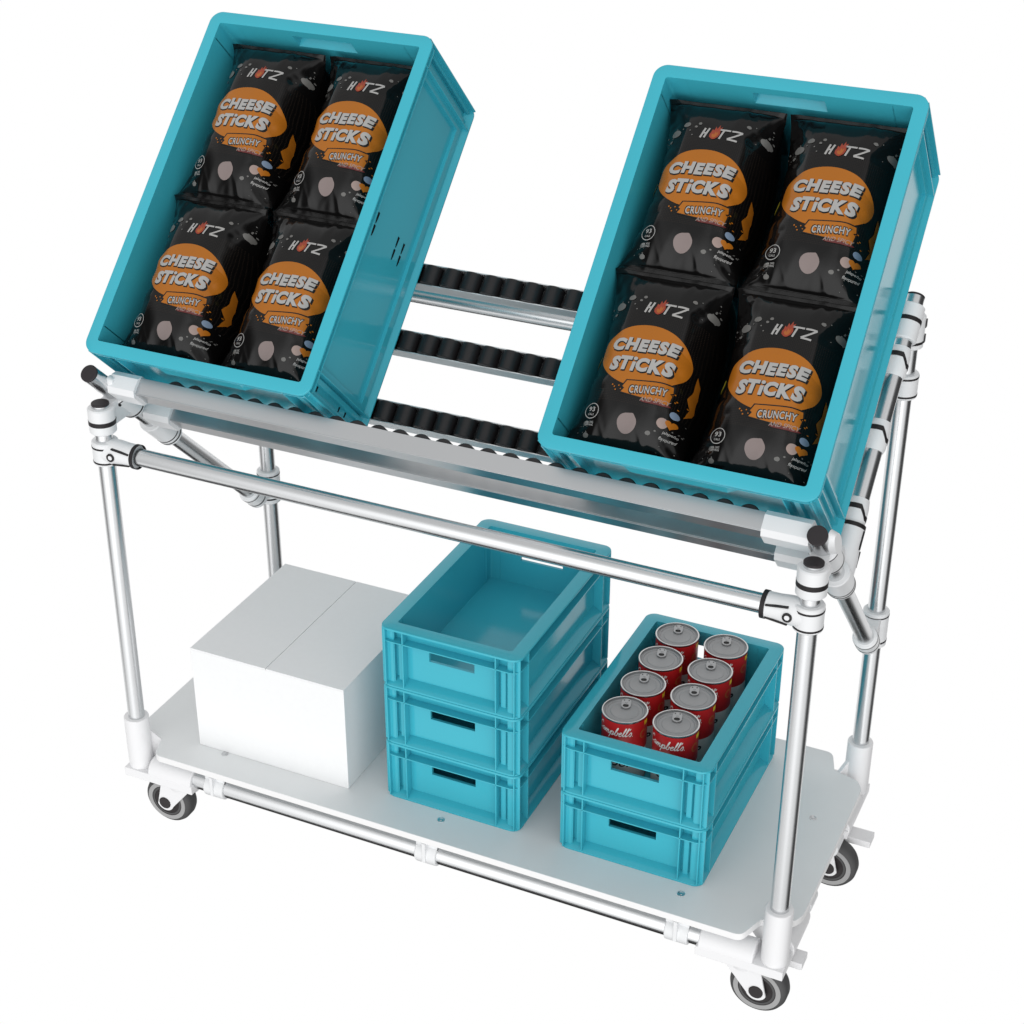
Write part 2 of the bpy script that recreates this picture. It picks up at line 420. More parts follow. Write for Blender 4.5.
# white track ends
for T, kind in zip(TR, (0, 0, 0, 1, 1)):
    for x, s in ((xL, 1), (xR, -1)):
        mb = MB()
        xe = x + s * (.062 if (s > 0 and kind) else .078)
        a, b = sorted((x + s * .013, xe))
        # octagonal block open to the track
        c1 = .008; mg = .006
        A_, B0, B1 = RW / 2 + mg, -WT - WH - mg, -WT + .003
        P = [(-A_ + c1, B0), (A_ - c1, B0), (A_, B0 + c1), (A_, B1 - c1), (A_ - c1, B1), (-A_ + c1, B1), (-A_, B1 - c1), (-A_, B0 + c1)]
        mb.loft([[(a, p, q) for p, q in P], [(b, p, q) for p, q in P]], 0, T=T)
        hc = -.0300
        # half shell round the tube
        c0 = T @ Vector((x, -.022, hc)); c1_ = T @ Vector((x, .022, hc))
        if kind == 0: c0 = T @ Vector((x, -.023, NP + BH)); c1_ = T @ Vector((x, .023, NP + BH))
        d = (c1_ - c0).normalized(); L = (c1_ - c0).length
        if kind == 0:
            mb.lathe([(0, .0150), (.006, .0170), (L - .014, .0170), (L, .0150)], c0, d, 0, 40)
            # stepped dark gap on the outer side of the clip
            prev = None; out = -s
            for k in range(25):
                ang = math.radians(-150 + 215 * k / 24)
                off = -.009 + .014 * max(0, min(1, (k - 10) / 4.0))
                cen = Vector((x + out * .0172 * math.cos(ang), -off, NP + BH - .0172 * math.sin(ang)))
                ra = Vector((out * math.cos(ang), 0, -math.sin(ang)))
                q0 = [cen + Vector((0, -.0036, 0)) - ra * .001, cen + Vector((0, .0036, 0)) - ra * .001, cen + Vector((0, .0036, 0)) + ra * .0003, cen + Vector((0, -.0036, 0)) + ra * .0003]
                if prev: mb.loft([[tuple(p) for p in prev], [tuple(p) for p in q0]], 1, T=T)
                prev = q0
        part(mb, 'track_holder', [M['joint'], M['band']])

# ------------------------------------------------------------------ CRATES
def boolean(o, cutter):
    md = o.modifiers.new('cut', 'BOOLEAN'); md.object = cutter; md.operation = 'DIFFERENCE'; md.solver = 'EXACT'
    bpy.context.view_layer.update()
    dg = bpy.context.evaluated_depsgraph_get()
    me = bpy.data.meshes.new_from_object(o.evaluated_get(dg), depsgraph=dg)
    o.modifiers.clear(); o.data = me
    bpy.data.objects.remove(cutter)
    me.shade_smooth(); me.set_sharp_from_angle(angle=math.radians(35))

def crate(name, W, D, H, rim, wo, R, ledge, big):
    r_ = empty(name)
    lo = .0016
    inner = rr(W - 2 * rim, D - 2 * rim, .004)
    def outp(i, rad=R): return rr(W - 2 * i, D - 2 * i, max(.004, rad - i * .6))
    wall = MB(); wall.ring(outp(wo), inner, 0, H - .0034)
    sh = wall.build('shell', M['teal'], r_)
    if big:
        cut = MB()
        for s in (-1, 1):
            ya, yb = sorted((s * (D / 2 - rim - .002), s * (D / 2 - .006)))
            # outward pocket of the closed hand grip
            pass
    else:
        cut = MB()
        for s in (-1, 1):
            ya, yb = sorted((s * (D / 2 - rim - .01), s * (D / 2 + .01)))
            cut.box(-.0415, .0375, ya, yb, H - .0550, H - .0270)
        co = cut.build('cutter', M['teal']); boolean(sh, co)
    if big:
        # bulge on each end that holds the grip pocket
        for s in (-1, 1):
            g = MB(); yo = D / 2 - .0025
            T = Matrix.Diagonal((1, s, 1, 1))
            yi = D / 2 - wo - .003
            top, bot = H - .0036, H - .058
            g.loft([[(-.086, yi, bot), (.086, yi, bot), (.086, yi, top), (-.086, yi, top)], [(-.070, yo, bot + .016), (.070, yo, bot + .016), (.076, yo, top), (-.076, yo, top)]], 0, T=T)
            go = g.build('bulge', M['teal'])
            # merge into the shell, then cut the pocket from inside
            md = sh.modifiers.new('u', 'BOOLEAN'); md.object = go; md.operation = 'UNION'; md.solver = 'EXACT'
            bpy.context.view_layer.update(); dg = bpy.context.evaluated_depsgraph_get()
            me = bpy.data.meshes.new_from_object(sh.evaluated_get(dg), depsgraph=dg); sh.modifiers.clear(); sh.data = me; bpy.data.objects.remove(go)
            c = MB()
            c.loft([[(-.054, D / 2 - rim - .004, H - .046), (.054, D / 2 - rim - .004, H - .046), (.054, D / 2 - rim - .004, H - .015), (-.054, D / 2 - rim - .004, H - .015)],
                    [(-.050, yo - .003, H - .036), (.050, yo - .003, H - .036), (.050, yo - .003, H - .015), (-.050, yo - .003, H - .015)]], 0, T=T)
            boolean(sh, c.build('cutter', M['teal']))
    wn = sh.modifiers.new('wn', 'WEIGHTED_NORMAL'); wn.keep_sharp = True
    f = MB(); f.prism(rr(W - 2 * rim + .002, D - 2 * rim + .002, .004), .001, .007); f.build('crate_floor', M['teal'], r_)
    # top rim
    m = MB()
    m.loft([[(x, y, H - .0034) for x, y in inner], [(x, y, H - .0034) for x, y in outp(0)], [(x, y, H - .0010) for x, y in outp(0)], [(x, y, H - .0003) for x, y in outp(.0003)], [(x, y, H) for x, y in outp(.0011)], [(x, y, H) for x, y in inner]], 0, closed=True)
    m.build('rim', M['teal'], r_, ang=50)
    # ledge under the rim, skirt, ribs
    m = MB()
    emb = outp(wo + .001)
    m.ring(outp(lo), emb, H - ledge - .001, H - ledge + .001)
    m.loft([[(x, y, 0.0002) for x, y in emb], [(x, y, .0002) for x, y in outp(lo)], [(x, y, .003) for x, y in outp(lo)], [(x, y, .0135) for x, y in outp(wo - .0005)], [(x, y, .0135) for x, y in emb]], 0, closed=True)
    def rib(side, pos, z0, z1, th=.0011, o=lo):
        d = W / 2 if side[0] == 'x' else D / 2
        s = 1 if side[1] == '+' else -1
        a, b = sorted((s * (d - wo - .006), s * (d - o)))
        if side[0] == 'x': m.box(a, b, pos - th, pos + th, z0, z1)
        else: m.box(pos - th, pos + th, a, b, z0, z1)
    zr0, zr1 = .002, H - .0036
    for sd in ('y+', 'y-'):
        for s in (-1, 1):
            rib(sd, s * (W / 2 - .0095), zr0, zr1); rib(sd, s * (W / 2 - (.041 if not big else .050)), zr0, zr1)
    for sd in ('x+', 'x-'):
        for s in (-1, 1):
            rib(sd, s * (D / 2 - .0095), zr0, zr1); rib(sd, s * (D / 2 - (.041 if not big else .046)), zr0, zr1)
    # corner columns between the ribs
    def column(sd, p):
        d = W / 2 if sd[0] == 'x' else D / 2; s = 1 if sd[1] == '+' else -1
        prof = [(-.0065, wo + .001), (-.0040, wo - .005), (.0040, wo - .005), (.0065, wo + .001)]
        poly = []
        for t, ins in prof:
            q = s * (d - ins)
            poly.append((q, p + t) if sd[0] == 'x' else (p + t, q))
        m.prism(poly, .006, H - ledge)
    for s in (-1, 1):
        for sd in ('y+', 'y-'): column(sd, s * (W / 2 - (.0325 if not big else .037)))
        for sd in ('x+', 'x-'): column(sd, s * (D / 2 - (.0325 if not big else .037)))
    # solid rounded corner posts
    co_ = .0075; qq = .0112 if big else .0145
    for sx in (-1, 1):
        for sy in (-1, 1):
            w2, d2 = W / 2 - co_, D / 2 - co_; q = qq; rad = min(.0108, qq - .0005)
            pts = [(w2 - q, d2 - q), (w2, d2 - q)] + [(w2 - rad + rad * math.cos(PI / 2 * k / 8), d2 - rad + rad * math.sin(PI / 2 * k / 8)) for k in range(9)] + [(w2 - q, d2)]
            m.prism([(sx * x, sy * y) for x, y in pts], .0025, H - .0036)
    if big:
        # raised frames round the long side panels
        for s in (-1, 1):
            xa, xb = sorted((s * (W / 2 - wo - .001), s * (W / 2 - wo + .0055)))
            hy = D / 2 - .047
            for (ya, yb, za, zb) in ((-hy, hy, .0136, .030), (-hy, hy, H - ledge - .013, H - ledge - .0012), (-hy, -hy + .012, .030, H - ledge - .013), (hy - .012, hy, .030, H - ledge - .013)):
                m.box(xa, xb, ya, yb, za, zb)
    m.build('ribs', M['teal'], r_, bevel=.0004)
    if big:
        for s in (-1, 1):
            for nd in (.041, .1245, .148):
                for vc, L in ((0, .012), (-D / 2 + .031, .012)):
                    for q in (-1, 1):
                        if vc and q > 0: continue
                        b = MB(); xx = s * (W / 2 - wo + (.0004 if True else 0))
                        pts = [(-.0088, -.0008), (-.002, -.0022), (.0088, -.0030), (.0088, .0022), (-.002, .0018), (-.0088, .0006)]
                        T = Matrix.Translation((xx, vc + q * .0105 * (1 if not vc else 0), H - nd)) @ Matrix(((0, 0, 1, 0), (1, 0, 0, 0), (0, 1, 0, 0), (0, 0, 0, 1)))
                        b.prism(pts, -.004, .0003, T); b.build('vent_slot', M['slot'], r_)  # solid dark inlay, no cut: the slot's inner shade is painted
    return r_

BIGL, SMALLL = 'large crates tilted on the roller rack', 'small crates stacked on the deck'
big = crate('storage_crate', .40, .60, BH, .0200, .0140, .020, .0150, True)
Au, Bu, Av = -.2481, .5110, .001
def place_big(o, u):
    o.location = inc(u + .2, Av + .3, -BH); o.rotation_euler = (TH, 0, 0)
place_big(big, Au)
tag(big, 'large teal crate of snack bags tilted at the left end of the roller rack', 'crate', BIGL)
bigB = copy_tree(big); place_big(bigB, Bu)
for ch in list(bigB.children):
    if ch.name.startswith('vent_slot'): bpy.data.objects.remove(ch)
tag(bigB, 'large teal crate of snack bags tilted at the right end of the roller rack', 'crate', BIGL)
PITCH = .1105
CW, CD = .2433, .3846
small = crate('storage_crate', CW, CD, PITCH, .0225, .0175, .017, .0255, False)
Sx, Sy, Tx, Ty = .2248, .2188, .5353, .2188
lab = ['bottom teal crate of the three-high stack beside the white box', 'middle teal crate of the three-high stack beside the white box', 'empty open teal crate on top of the three-high stack']
for k in range(3):
    o = small if k == 0 else copy_tree(small)
    o.location = (Sx + CW / 2, Sy + CD / 2, PITCH * k); tag(o, lab[k], 'crate', SMALLL)
lab = ['lower teal crate carrying the crate of red soup cans', 'teal crate filled with eight red soup cans']
for k in range(2):
    o = copy_tree(small); o.location = (Tx + CW / 2, Ty + CD / 2, PITCH * k); tag(o, lab[k], 'crate', SMALLL)

# ------------------------------------------------------------------ WHITE BOX
bw, bd, bh = .294, .304, .1985
wb = empty('cardboard_box', (.0163, .206 + bd / 2, .0002)); tag(wb, 'plain white cardboard box with closed top flaps at the left of the deck', 'box')
m = MB(); m.box(-bw / 2, bw / 2, -bd / 2, bd / 2, 0, bh - .003); m.build('carton', M['card'], wb, bevel=.0008)
for s in (-1, 1):
    m = MB(); a, b = sorted((s * .0005, s * bw / 2)); m.box(a, b, -bd / 2, bd / 2, bh - .003 + .0002, bh); m.build('top_flap', M['card'], wb, bevel=.0003)
m = MB(); m.box(-.0007, .0007, -bd / 2 + .001, bd / 2 - .001, bh - .0030, bh - .0022); m.build('flap_gap', M['seam'], wb)

# ------------------------------------------------------------------ flat graphics -> curved surfaces
def text_tris(s, size=1, shear=0, offset=0, spacing=1.0, res=3):
    cu = bpy.data.curves.new('t', 'FONT'); cu.body = s; cu.size = size; cu.shear = shear; cu.offset = offset
    cu.resolution_u = res; cu.space_character = spacing
    ob = bpy.data.objects.new('t', cu); COL.objects.link(ob); bpy.context.view_layer.update()
    dg = bpy.context.evaluated_depsgraph_get(); me = bpy.data.meshes.new_from_object(ob.evaluated_get(dg), depsgraph=dg)
    v = [(p.co.x, p.co.y) for p in me.vertices]; f = [list(p.vertices) for p in me.polygons]
    bpy.data.objects.remove(ob); bpy.data.curves.remove(cu); bpy.data.meshes.remove(me)
    return v, f
def bbox(v): return min(p[0] for p in v), max(p[0] for p in v), min(p[1] for p in v), max(p[1] for p in v)
def fit(shape, cx, cy, w, h=None, rot=0):
    v, f = shape; a, b, c, d = bbox(v); sx = w / (b - a); sy = (h / (d - c)) if h else sx
    cr, sr = math.cos(rot), math.sin(rot); out = []
    for x, y in v:
        x = (x - (a + b) / 2) * sx; y = (y - (c + d) / 2) * sy
        out.append((cx + x * cr - y * sr, cy + x * sr + y * cr))
    return out, f
def polyshape(p): return list(p), [list(range(len(p)))]
def disc(cx, cy, rx, ry=None, n=40, wob=0, seed=0, rot=0):
    ry = ry or rx; rnd = random.Random(seed); ph = [rnd.uniform(0, 6.28) for _ in range(4)]
    p = []
    for k in range(n):
        t = 2 * PI * k / n; q = 1 + wob * (math.sin(2 * t + ph[0]) + .6 * math.sin(3 * t + ph[1]) + .4 * math.sin(5 * t + ph[2]))
        x, y = rx * q * math.cos(t), ry * q * math.sin(t)
        p.append((cx + x * math.cos(rot) - y * math.sin(rot), cy + x * math.sin(rot) + y * math.cos(rot)))
    return polyshape(p)
def annulus(cx, cy, r0, r1, n=36):
    v = [(cx + r * math.cos(2 * PI * k / n), cy + r * math.sin(2 * PI * k / n)) for r in (r0, r1) for k in range(n)]
    return v, [[k, (k + 1) % n, n + (k + 1) % n, n + k] for k in range(n)]
def strip(pts, w):
    """constant width ribbon along a smooth curve through pts"""
    P = [Vector(p) for p in pts]; C = []
    for i in range(len(P) - 1):
        a = P[max(0, i - 1)]; b = P[i]; c = P[i + 1]; d = P[min(len(P) - 1, i + 2)]
        for k in range(6):
            t = k / 6; C.append(.5 * ((2 * b) + (c - a) * t + (2 * a - 5 * b + 4 * c - d) * t * t + (3 * b - a - 3 * c + d) * t ** 3))
    C.append(P[-1]); v = []
    for i, p in enumerate(C):
        d = (C[min(i + 1, len(C) - 1)] - C[max(i - 1, 0)]); d = d.normalized() if d.length else Vector((1, 0))
        n = Vector((-d.y, d.x)) * w / 2; v += [tuple(p + n), tuple(p - n)]
    return v, [[2 * i, 2 * i + 1, 2 * i + 3, 2 * i + 2] for i in range(len(C) - 1)]
def join(shapes):
    V = []; F = []
    for v, f in shapes:
        o = len(V); V += v; F += [[i + o for i in g] for g in f]
    return V, F
def gridcut(shape, step):
    """triangulate a flat shape and slice it so that it can follow a curved surface"""
    v, f = shape; bm = bmesh.new(); vs = [bm.verts.new((x, y, 0)) for x, y in v]
    for g in f:
        try: bm.faces.new([vs[i] for i in g])
        except ValueError: pass
    bmesh.ops.triangulate(bm, faces=bm.faces[:], quad_method='BEAUTY', ngon_method='EAR_CLIP')
    a, b, c, d = bbox(v)
    for ax, lo, hi in ((0, a, b), (1, c, d)):
        k = math.ceil(lo / step)
        while k * step < hi:
            co = Vector((0, 0, 0)); co[ax] = k * step; no = Vector((0, 0, 0)); no[ax] = 1
            bmesh.ops.bisect_plane(bm, geom=bm.verts[:] + bm.edges[:] + bm.faces[:], plane_co=co, plane_no=no, dist=1e-6)
            k += 1
    for g in bm.faces:
        g.normal_update()
        if g.normal.z < 0: g.normal_flip()
    bm.verts.index_update()
    out = [(p.co.x, p.co.y) for p in bm.verts], [[q.index for q in g.verts] for g in bm.faces]
    bm.free(); return out

# ------------------------------------------------------------------ SNACK BAG
BWH, BLH = .0890, .1370
def hw(y):
    a = min(1, abs(y) / BLH); return BWH - .0155 * (1 - a ** 2.2)
rb = random.Random(3)
PL = [(rb.uniform(-.085, .085), rb.choice((-1, 1)), rb.uniform(.0028, .006), rb.uniform(.5, 1.2), rb.uniform(-.6, .6)) for _ in range(34)]
FOLDS = [((.090, .128), (.056, .080), .0075, .0055), ((.056, .080), (.052, -.03), .0085, .0022), ((-.088, .130), (-.062, .090), .007, .004),
         ((.088, -.132), (.062, -.108), .0065, .004), ((-.088, -.132), (-.060, -.104), .007, .004),
         ((.050, .012), (.080, .008), .0055, .0012), ((.048, -.008), (.080, -.018), .0055, .0011)]
def segdist(x, y, a, b):
    dx, dy = b[0] - a[0], b[1] - a[1]; t = max(0, min(1, ((x - a[0]) * dx + (y - a[1]) * dy) / (dx * dx + dy * dy)))
    return math.hypot(x - a[0] - t * dx, y - a[1] - t * dy), t
def front(x, y):
    a = abs(y) / BLH; w = hw(y); s = min(1, abs(x) / w)
    aa = min(1, a / .955)
    z = .034 * max(0, 1 - s ** 3.2) ** .75 * max(0, 1 - aa ** 2.6) ** .62
    z -= (.042 if x > 0 else .020) * s ** (7 if x > 0 else 5) * (1 - min(1, a) ** 3)               # the sides sink between the seams
    for px, sg, wd, am, sl in PL:
        d = BLH - y * sg
        if d < .075:
            q = (x - px - sl * d); z += .0013 * am * math.exp(-(q / wd) ** 2) * math.exp(-d / .022) * min(1, d / .012)
    for A, B, sg, dp in FOLDS:
        d, t = segdist(x, y, A, B); z -= dp * math.exp(-(d / sg) ** 2)
    k = max(0, s - .52) / .48
    if k: z -= .0048 * k ** .7 * (1 - abs(noise.noise(Vector((x * 26 + y * 20, y * 34, 1.7)))) * 2) * (1 - a ** 4) ; z += .0012 * k * noise.noise(Vector((x * 50, y * 55, 4.1)))
    z += .0006 * math.sin(x * 95 + y * 40) * math.sin(y * 70 - x * 30)
    return z
def back(x, y):
    a = min(1, abs(y) / BLH); w = hw(y); s = min(1, abs(x) / w)
    aa = min(1, a / .93)
    return -.150 * max(0, 1 - s ** 10) ** .35 * max(0, 1 - aa ** 4) ** .5 - (.042 if x > 0 else .020) * s ** (7 if x > 0 else 5) * (1 - a ** 3) - .0004
def normal(x, y):
    e = .0007; zx = (front(x + e, y) - front(x - e, y)) / (2 * e); zy = (front(x, y + e) - front(x, y - e)) / (2 * e)
    return Vector((-zx, -zy, 1)).normalized()

def hotz():
    L = {}
    s = []
    w = .15
    H = [strip([(.30, 0), (.42, .5), (.55, 1.0)], .17), strip([(.62, .05), (.74, .5), (.90, 1.02)], .17), strip([(.38, .50), (.82, .52)], .16)]
    Tt = [strip([(1.95, .02), (2.08, .5), (2.2, .95)], .17), strip([(1.80, .95), (2.75, .93)], .17)]
    Z = [strip([(2.85, .93), (3.3, .95), (3.72, .92)], .17), strip([(3.70, .92), (3.2, .48), (2.62, .10)], .16), strip([(2.62, .08), (3.1, .05), (3.45, .02)], .17)]
    return join(H + Tt + Z)
def flame():
    p = [(1.25, .0), (1.05, .18), (1.03, .45), (1.12, .62), (1.18, .95), (1.32, .82), (1.42, 1.25), (1.55, 1.0), (1.72, 1.45), (1.78, 1.1), (1.98, 1.25), (1.86, .85), (1.92, .5), (1.80, .2), (1.58, .0), (1.42, -.06)]
    return polyshape(p)
def flame_in():
    p = [(1.3, .14), (1.2, .35), (1.3, .52), (1.42, .40), (1.5, .75), (1.62, .55), (1.75, .78), (1.74, .45), (1.64, .2), (1.48, .08)]
    return polyshape(p)
HB = None
def place_at(shape, sc, ox, oy, rot=0):
    v, f = shape; c, s = math.cos(rot), math.sin(rot)
    return [(ox + sc * (x * c - y * s), oy + sc * (x * s + y * c)) for x, y in v], f
def comic(word, cx, cy, w, h, rot, off, fat=.064):
    """heavy hand-cut lettering: every letter gets its own tilt and size"""
    rnd = random.Random(len(word) * 7 + 1); xs = 0; parts = []
    for ch in word:
        v, f = text_tris(ch, 1.0, .16, fat, 1.0) if ch != 'i' else join([polyshape([(0, -.05), (.2, -.05), (.28, .50), (.07, .50)]), disc(.21, .69, .125, .105, 20)])
        a, b, c, d = bbox(v)
        t = rnd.uniform(-.07, .07); k = rnd.uniform(.97, 1.06); up = rnd.uniform(-.03, .03)
        v = [((x - a) * k, (y) * k) for x, y in v]
        v = [(xs + x * math.cos(t) - y * math.sin(t), up + x * math.sin(t) + y * math.cos(t)) for x, y in v]
        parts.append((v, f)); xs = max(p[0] for p in v) - .050 + (.0 if ch in 'i' else 0)
    sh = fit(join(parts), cx, cy, w, h, rot)
    return [(x + off[0], y + off[1]) for x, y in sh[0]], sh[1]
def heart(cx, cy, r):
    return polyshape([(cx + r * .062 * 16 * math.sin(t) ** 3, cy + r * .062 * (13 * math.cos(t) - 5 * math.cos(2 * t) - 2 * math.cos(3 * t) - math.cos(4 * t))) for t in [2 * PI * k / 32 for k in range(32)]])

BAGM = ['foil', 'dark_print', 'orange', 'pblack', 'text', 'flame_red', 'flame_orange', 'dark_red', 'blob', 'pale_pink', 'blue', 'lime', 'bubble']
def make_bag():
    r_ = empty('snack_bag')
    verts = []; faces = []; mi = []; nor = []
    NX, NY = 96, 132
    for j in range(NY + 1):
        y = -BLH + 2 * BLH * j / NY; w = hw(y)
        for i in range(NX + 1):
            s = -1 + 2 * i / NX; s = math.copysign(abs(s) ** .85, s); x = s * w
            verts.append((x, y, front(x, y))); nor.append(normal(x, y) if abs(s) < .97 else None)
    for j in range(NY):
        for i in range(NX):
            a = j * (NX + 1) + i; faces.append((a, a + 1, a + NX + 2, a + NX + 1)); mi.append(0)
    ob = len(verts)
    for j in range(NY + 1):
        y = -BLH + 2 * BLH * j / NY; w = hw(y)
        for i in range(NX + 1):
            s = -1 + 2 * i / NX; s = math.copysign(abs(s) ** .85, s); x = s * w
            edge = i in (0, NX) or j in (0, NY)
            zb = front(x, y) - .0003 if edge else min(back(x, y), front(x, y) - .0003)
            fx = 1 + .24 * (1 - min(1, abs(y) / BLH) ** 2) * min(1, max(0, (front(x, y) - zb) / .05)) * abs(s)
            xb = x * fx
            if abs(xb) > abs(x): xb = math.copysign(max(abs(x), min(abs(xb), .0845)), x)
            verts.append((xb, y, zb))
    for j in range(NY):
        for i in range(NX):
            a = ob + j * (NX + 1) + i; faces.append((a + NX + 1, a + NX + 2, a + 1, a)); mi.append(0)
    me = bpy.data.meshes.new('pouch'); me.from_pydata(verts, [], faces); me.materials.append(M['foil']); me.shade_smooth()
    o = bpy.data.objects.new('pouch', me); COL.objects.link(o); o.parent = r_
    # printed graphics
    V = []; F = []; MI = []; N = []
    def decal(shape, m, layer, step=.003):
        v, f = gridcut(shape, step); b0 = len(V)
        for x, y in v:
            w = hw(y) * .985; x = max(-w, min(w, x)); n = normal(x, y)
            V.append(tuple(Vector((x, y, front(x, y))) + n * (.0005 + .0002 * layer))); N.append(n)
        for g in f: F.append([i + b0 for i in g]); MI.append(BAGM.index(m))
    decal(disc(.003, .002, .0625, .0450, 64, .012, 5, .06), 'orange', 1)
    # two lines of lettering with a black drop shadow
    for wd, cx, cy, w, h, rot in (('CHEESE', .002, .0165, .094, .0205, .05), ('STiCKS', .0035, -.0120, .090, .0225, .05)):
        decal(comic(wd, cx + .0009, cy - .0009, w + .0020, h + .0018, rot, (.0004, -.0004), .085), 'pblack', 2)
        decal(comic(wd, cx, cy, w, h, rot, (.0015, -.0015)), 'pblack', 2)
        decal(comic(wd, cx, cy, w, h, rot, (0, 0)), 'text', 3)
    # ticket
    tk = [(-.0090, -.0370), (.0520, -.0300), (.0535, -.0385), (.0505, -.0410), (.0535, -.0430), (.0525, -.0595), (.040, -.0580), (-.0140, -.0540), (-.0105, -.0480), (-.0135, -.0460)]
    decal(polyshape([(x + (x - .02) * .055, y + (y + .0455) * .15) for x, y in tk]), 'pblack', 2)
    decal(polyshape(tk), 'orange', 3)
    cr = text_tris('CRUNCHY', 1, .12, .02, 1.12); cb = text_tris('CRUNCHY', 1, .12, .075, 1.12)
    decal(fit(cb, .0225, -.0452, .0540, .0135, .13), 'pblack', 4); decal(fit(cr, .0225, -.0450, .0510, .0105, .13), 'text', 5)
    decal(disc(.036, -.0600, .020, .0022, 24, .05, 2, .05), 'dark_red', 4)
    decal(fit(text_tris('AND SPICY', 1, .35, .006, 1.05), .0350, -.0570, .0400, .0062, .07), 'pale_pink', 5)
    # brand line
    sc = .0170; a = (-.0205, .0660)
    decal(place_at(hotz(), sc, a[0], a[1], .03), 'text', 2); decal(place_at(flame(), sc, a[0], a[1], .03), 'flame_red', 2); decal(place_at(flame_in(), sc, a[0], a[1], .03), 'flame_orange', 3)
    # small round marks
    decal(polyshape([(.0045 + .0138 * q * math.cos(t), -.0940 + .0138 * q * math.sin(t)) for t, q in [(2 * PI * k / 48, 1 + .13 * math.exp(-((2 * PI * k / 48 - 1.15) / .22) ** 2) + .025 * math.sin(3 * 2 * PI * k / 48)) for k in range(48)]]), 'blob', 1)
    decal(annulus(-.0500, -.0850, .0100, .0110), 'text', 1)
    decal(fit(text_tris('93', 1, 0, .015), -.0500, -.0828, .0098, .0066), 'text', 1); decal(fit(text_tris('CALS', 1, 0, .01), -.0500, -.0900, .0088, .0028), 'text', 1)
    decal(disc(-.0555, -.1020, .0045, .0038, 20, .04, 4), 'bubble', 1)
    decal(fit(text_tris('PER 20G', 1, 0, .01), -.0500, -.1005, .0130, .0028), 'text', 2); decal(fit(text_tris('SERVING', 1, 0, .01), -.0495, -.1042, .0130, .0028), 'text', 2)
    decal(disc(.0620, -.0670, .0052), 'blue', 1); decal(disc(.0515, -.0830, .0072, None, 28, .03, 6), 'pale_pink', 1); decal(heart(.0615, -.0815, .0072), 'orange', 2)
    decal(fit(text_tris('jalape\u00f1o', 1, .3, .012), .0630, -.0945, .0185, .0050, .05), 'text', 2); decal(fit(text_tris('flavoured', 1, .3, .012), .0620, -.1025, .0215, .0046, .05), 'text', 2)
    decal(disc(-.0690, -.0080, .0044, .0090, 26, .10, 9, -.35), 'lime', 2)
    rnd = random.Random(11)
    for x, y, q in ((-.055, .073, .0062), (-.041, .087, .0042), (-.022, .090, .0022), (.070, .088, .0056), (.047, .097, .0026), (-.0515, -.1185, .0034), (.0365, -.1010, .0030), (.0450, -.0960, .0012), (-.060, .061, .002), (-.0265, .084, .0018)):
        q *= 1.22; decal(disc(x, y, q, q * .82, 18, .05, int(q * 1e5)), 'bubble', 1)
    for cx, cy, sp, n in ((-.060, .070, .016, 14), (.070, .090, .015, 16), (-.060, -.112, .012, 8), (.076, -.085, .010, 9), (.058, -.105, .012, 6)):
        for _ in range(n):
            decal(disc(cx + rnd.gauss(0, sp * .6), cy + rnd.gauss(0, sp * .6), rnd.uniform(.0005, .0012), None, 8), 'bubble', 1)
    for cx, cy in ((-.022, -.043), (.061, -.045)):
        for _ in range(6): decal(disc(cx + rnd.gauss(0, .004), cy + rnd.gauss(0, .006), rnd.uniform(.0006, .0013), None, 6), 'orange', 2)
    # orange crescents printed on the side folds
    decal(polyshape([(.0690, .004), (.0735, -.010), (.0742, -.030), (.0735, -.052), (.0690, -.062), (.0705, -.045), (.0670, -.034), (.0690, -.018)]), 'orange', 1, .003)
    me = bpy.data.meshes.new('front_print'); me.from_pydata(V, [], F)
    for q in BAGM: me.materials.append(M[q])
    me.polygons.foreach_set('material_index', MI); me.shade_smooth()
    me.normals_split_custom_set_from_vertices([tuple(n) for n in N])
    p = bpy.data.objects.new('front_print', me); COL.objects.link(p); p.parent = r_
    # pressed seams at both ends
    for s in (-1, 1):
        g = MB(); rows = []
        for j in range(15):
            y = s * (BLH - .0002 - .0065 * (1 - j / 14)); row = []
            for i in range(61):
                x = -1 + 2 * i / 60; x *= hw(y) * .995
                z = front(x, y) + .0005 + .0001 * math.cos(j * PI)
                row.append((x, y, z))
            rows.append(row)
        g.v = [p_ for row in rows for p_ in row]
        for j in range(14):
            for i in range(60):
                a = j * 61 + i; g.f.append([a, a + 1, a + 62, a + 61]); g.m.append(0)
        so = g.build('end_seal', M['foil'], r_)
        sm = so.modifiers.new('t', 'SOLIDIFY'); sm.thickness = .0004
    return r_

bag0 = make_bag()
NSEAM = -.036
first = True
for cname, u_, in (('left', Au), ('right', Bu)):
    for row, vv in (('upper', .4365), ('lower', .1620)):
        for colm, uu in (('left', .2 - .0900), ('right', .2 + .0900)):
            b = bag0 if first else copy_tree(bag0); first = False
            b.scale = (.972 if cname == 'left' else 1, 1, 1); dx = {('left', 'left'): .0055, ('left', 'right'): .0062, ('right', 'left'): .0, ('right', 'right'): .0022}[(cname, colm)]
            b.location = inc(u_ + uu + dx, Av + vv - .007, NSEAM - (.0015 if row == 'upper' else 0)); b.rotation_euler = (TH, 0, 0)
            tag(b, 'black cheese sticks snack bag, %s %s one in the %s tilted crate' % (row, colm, cname), 'snack bag', 'snack bags in the tilted crates')

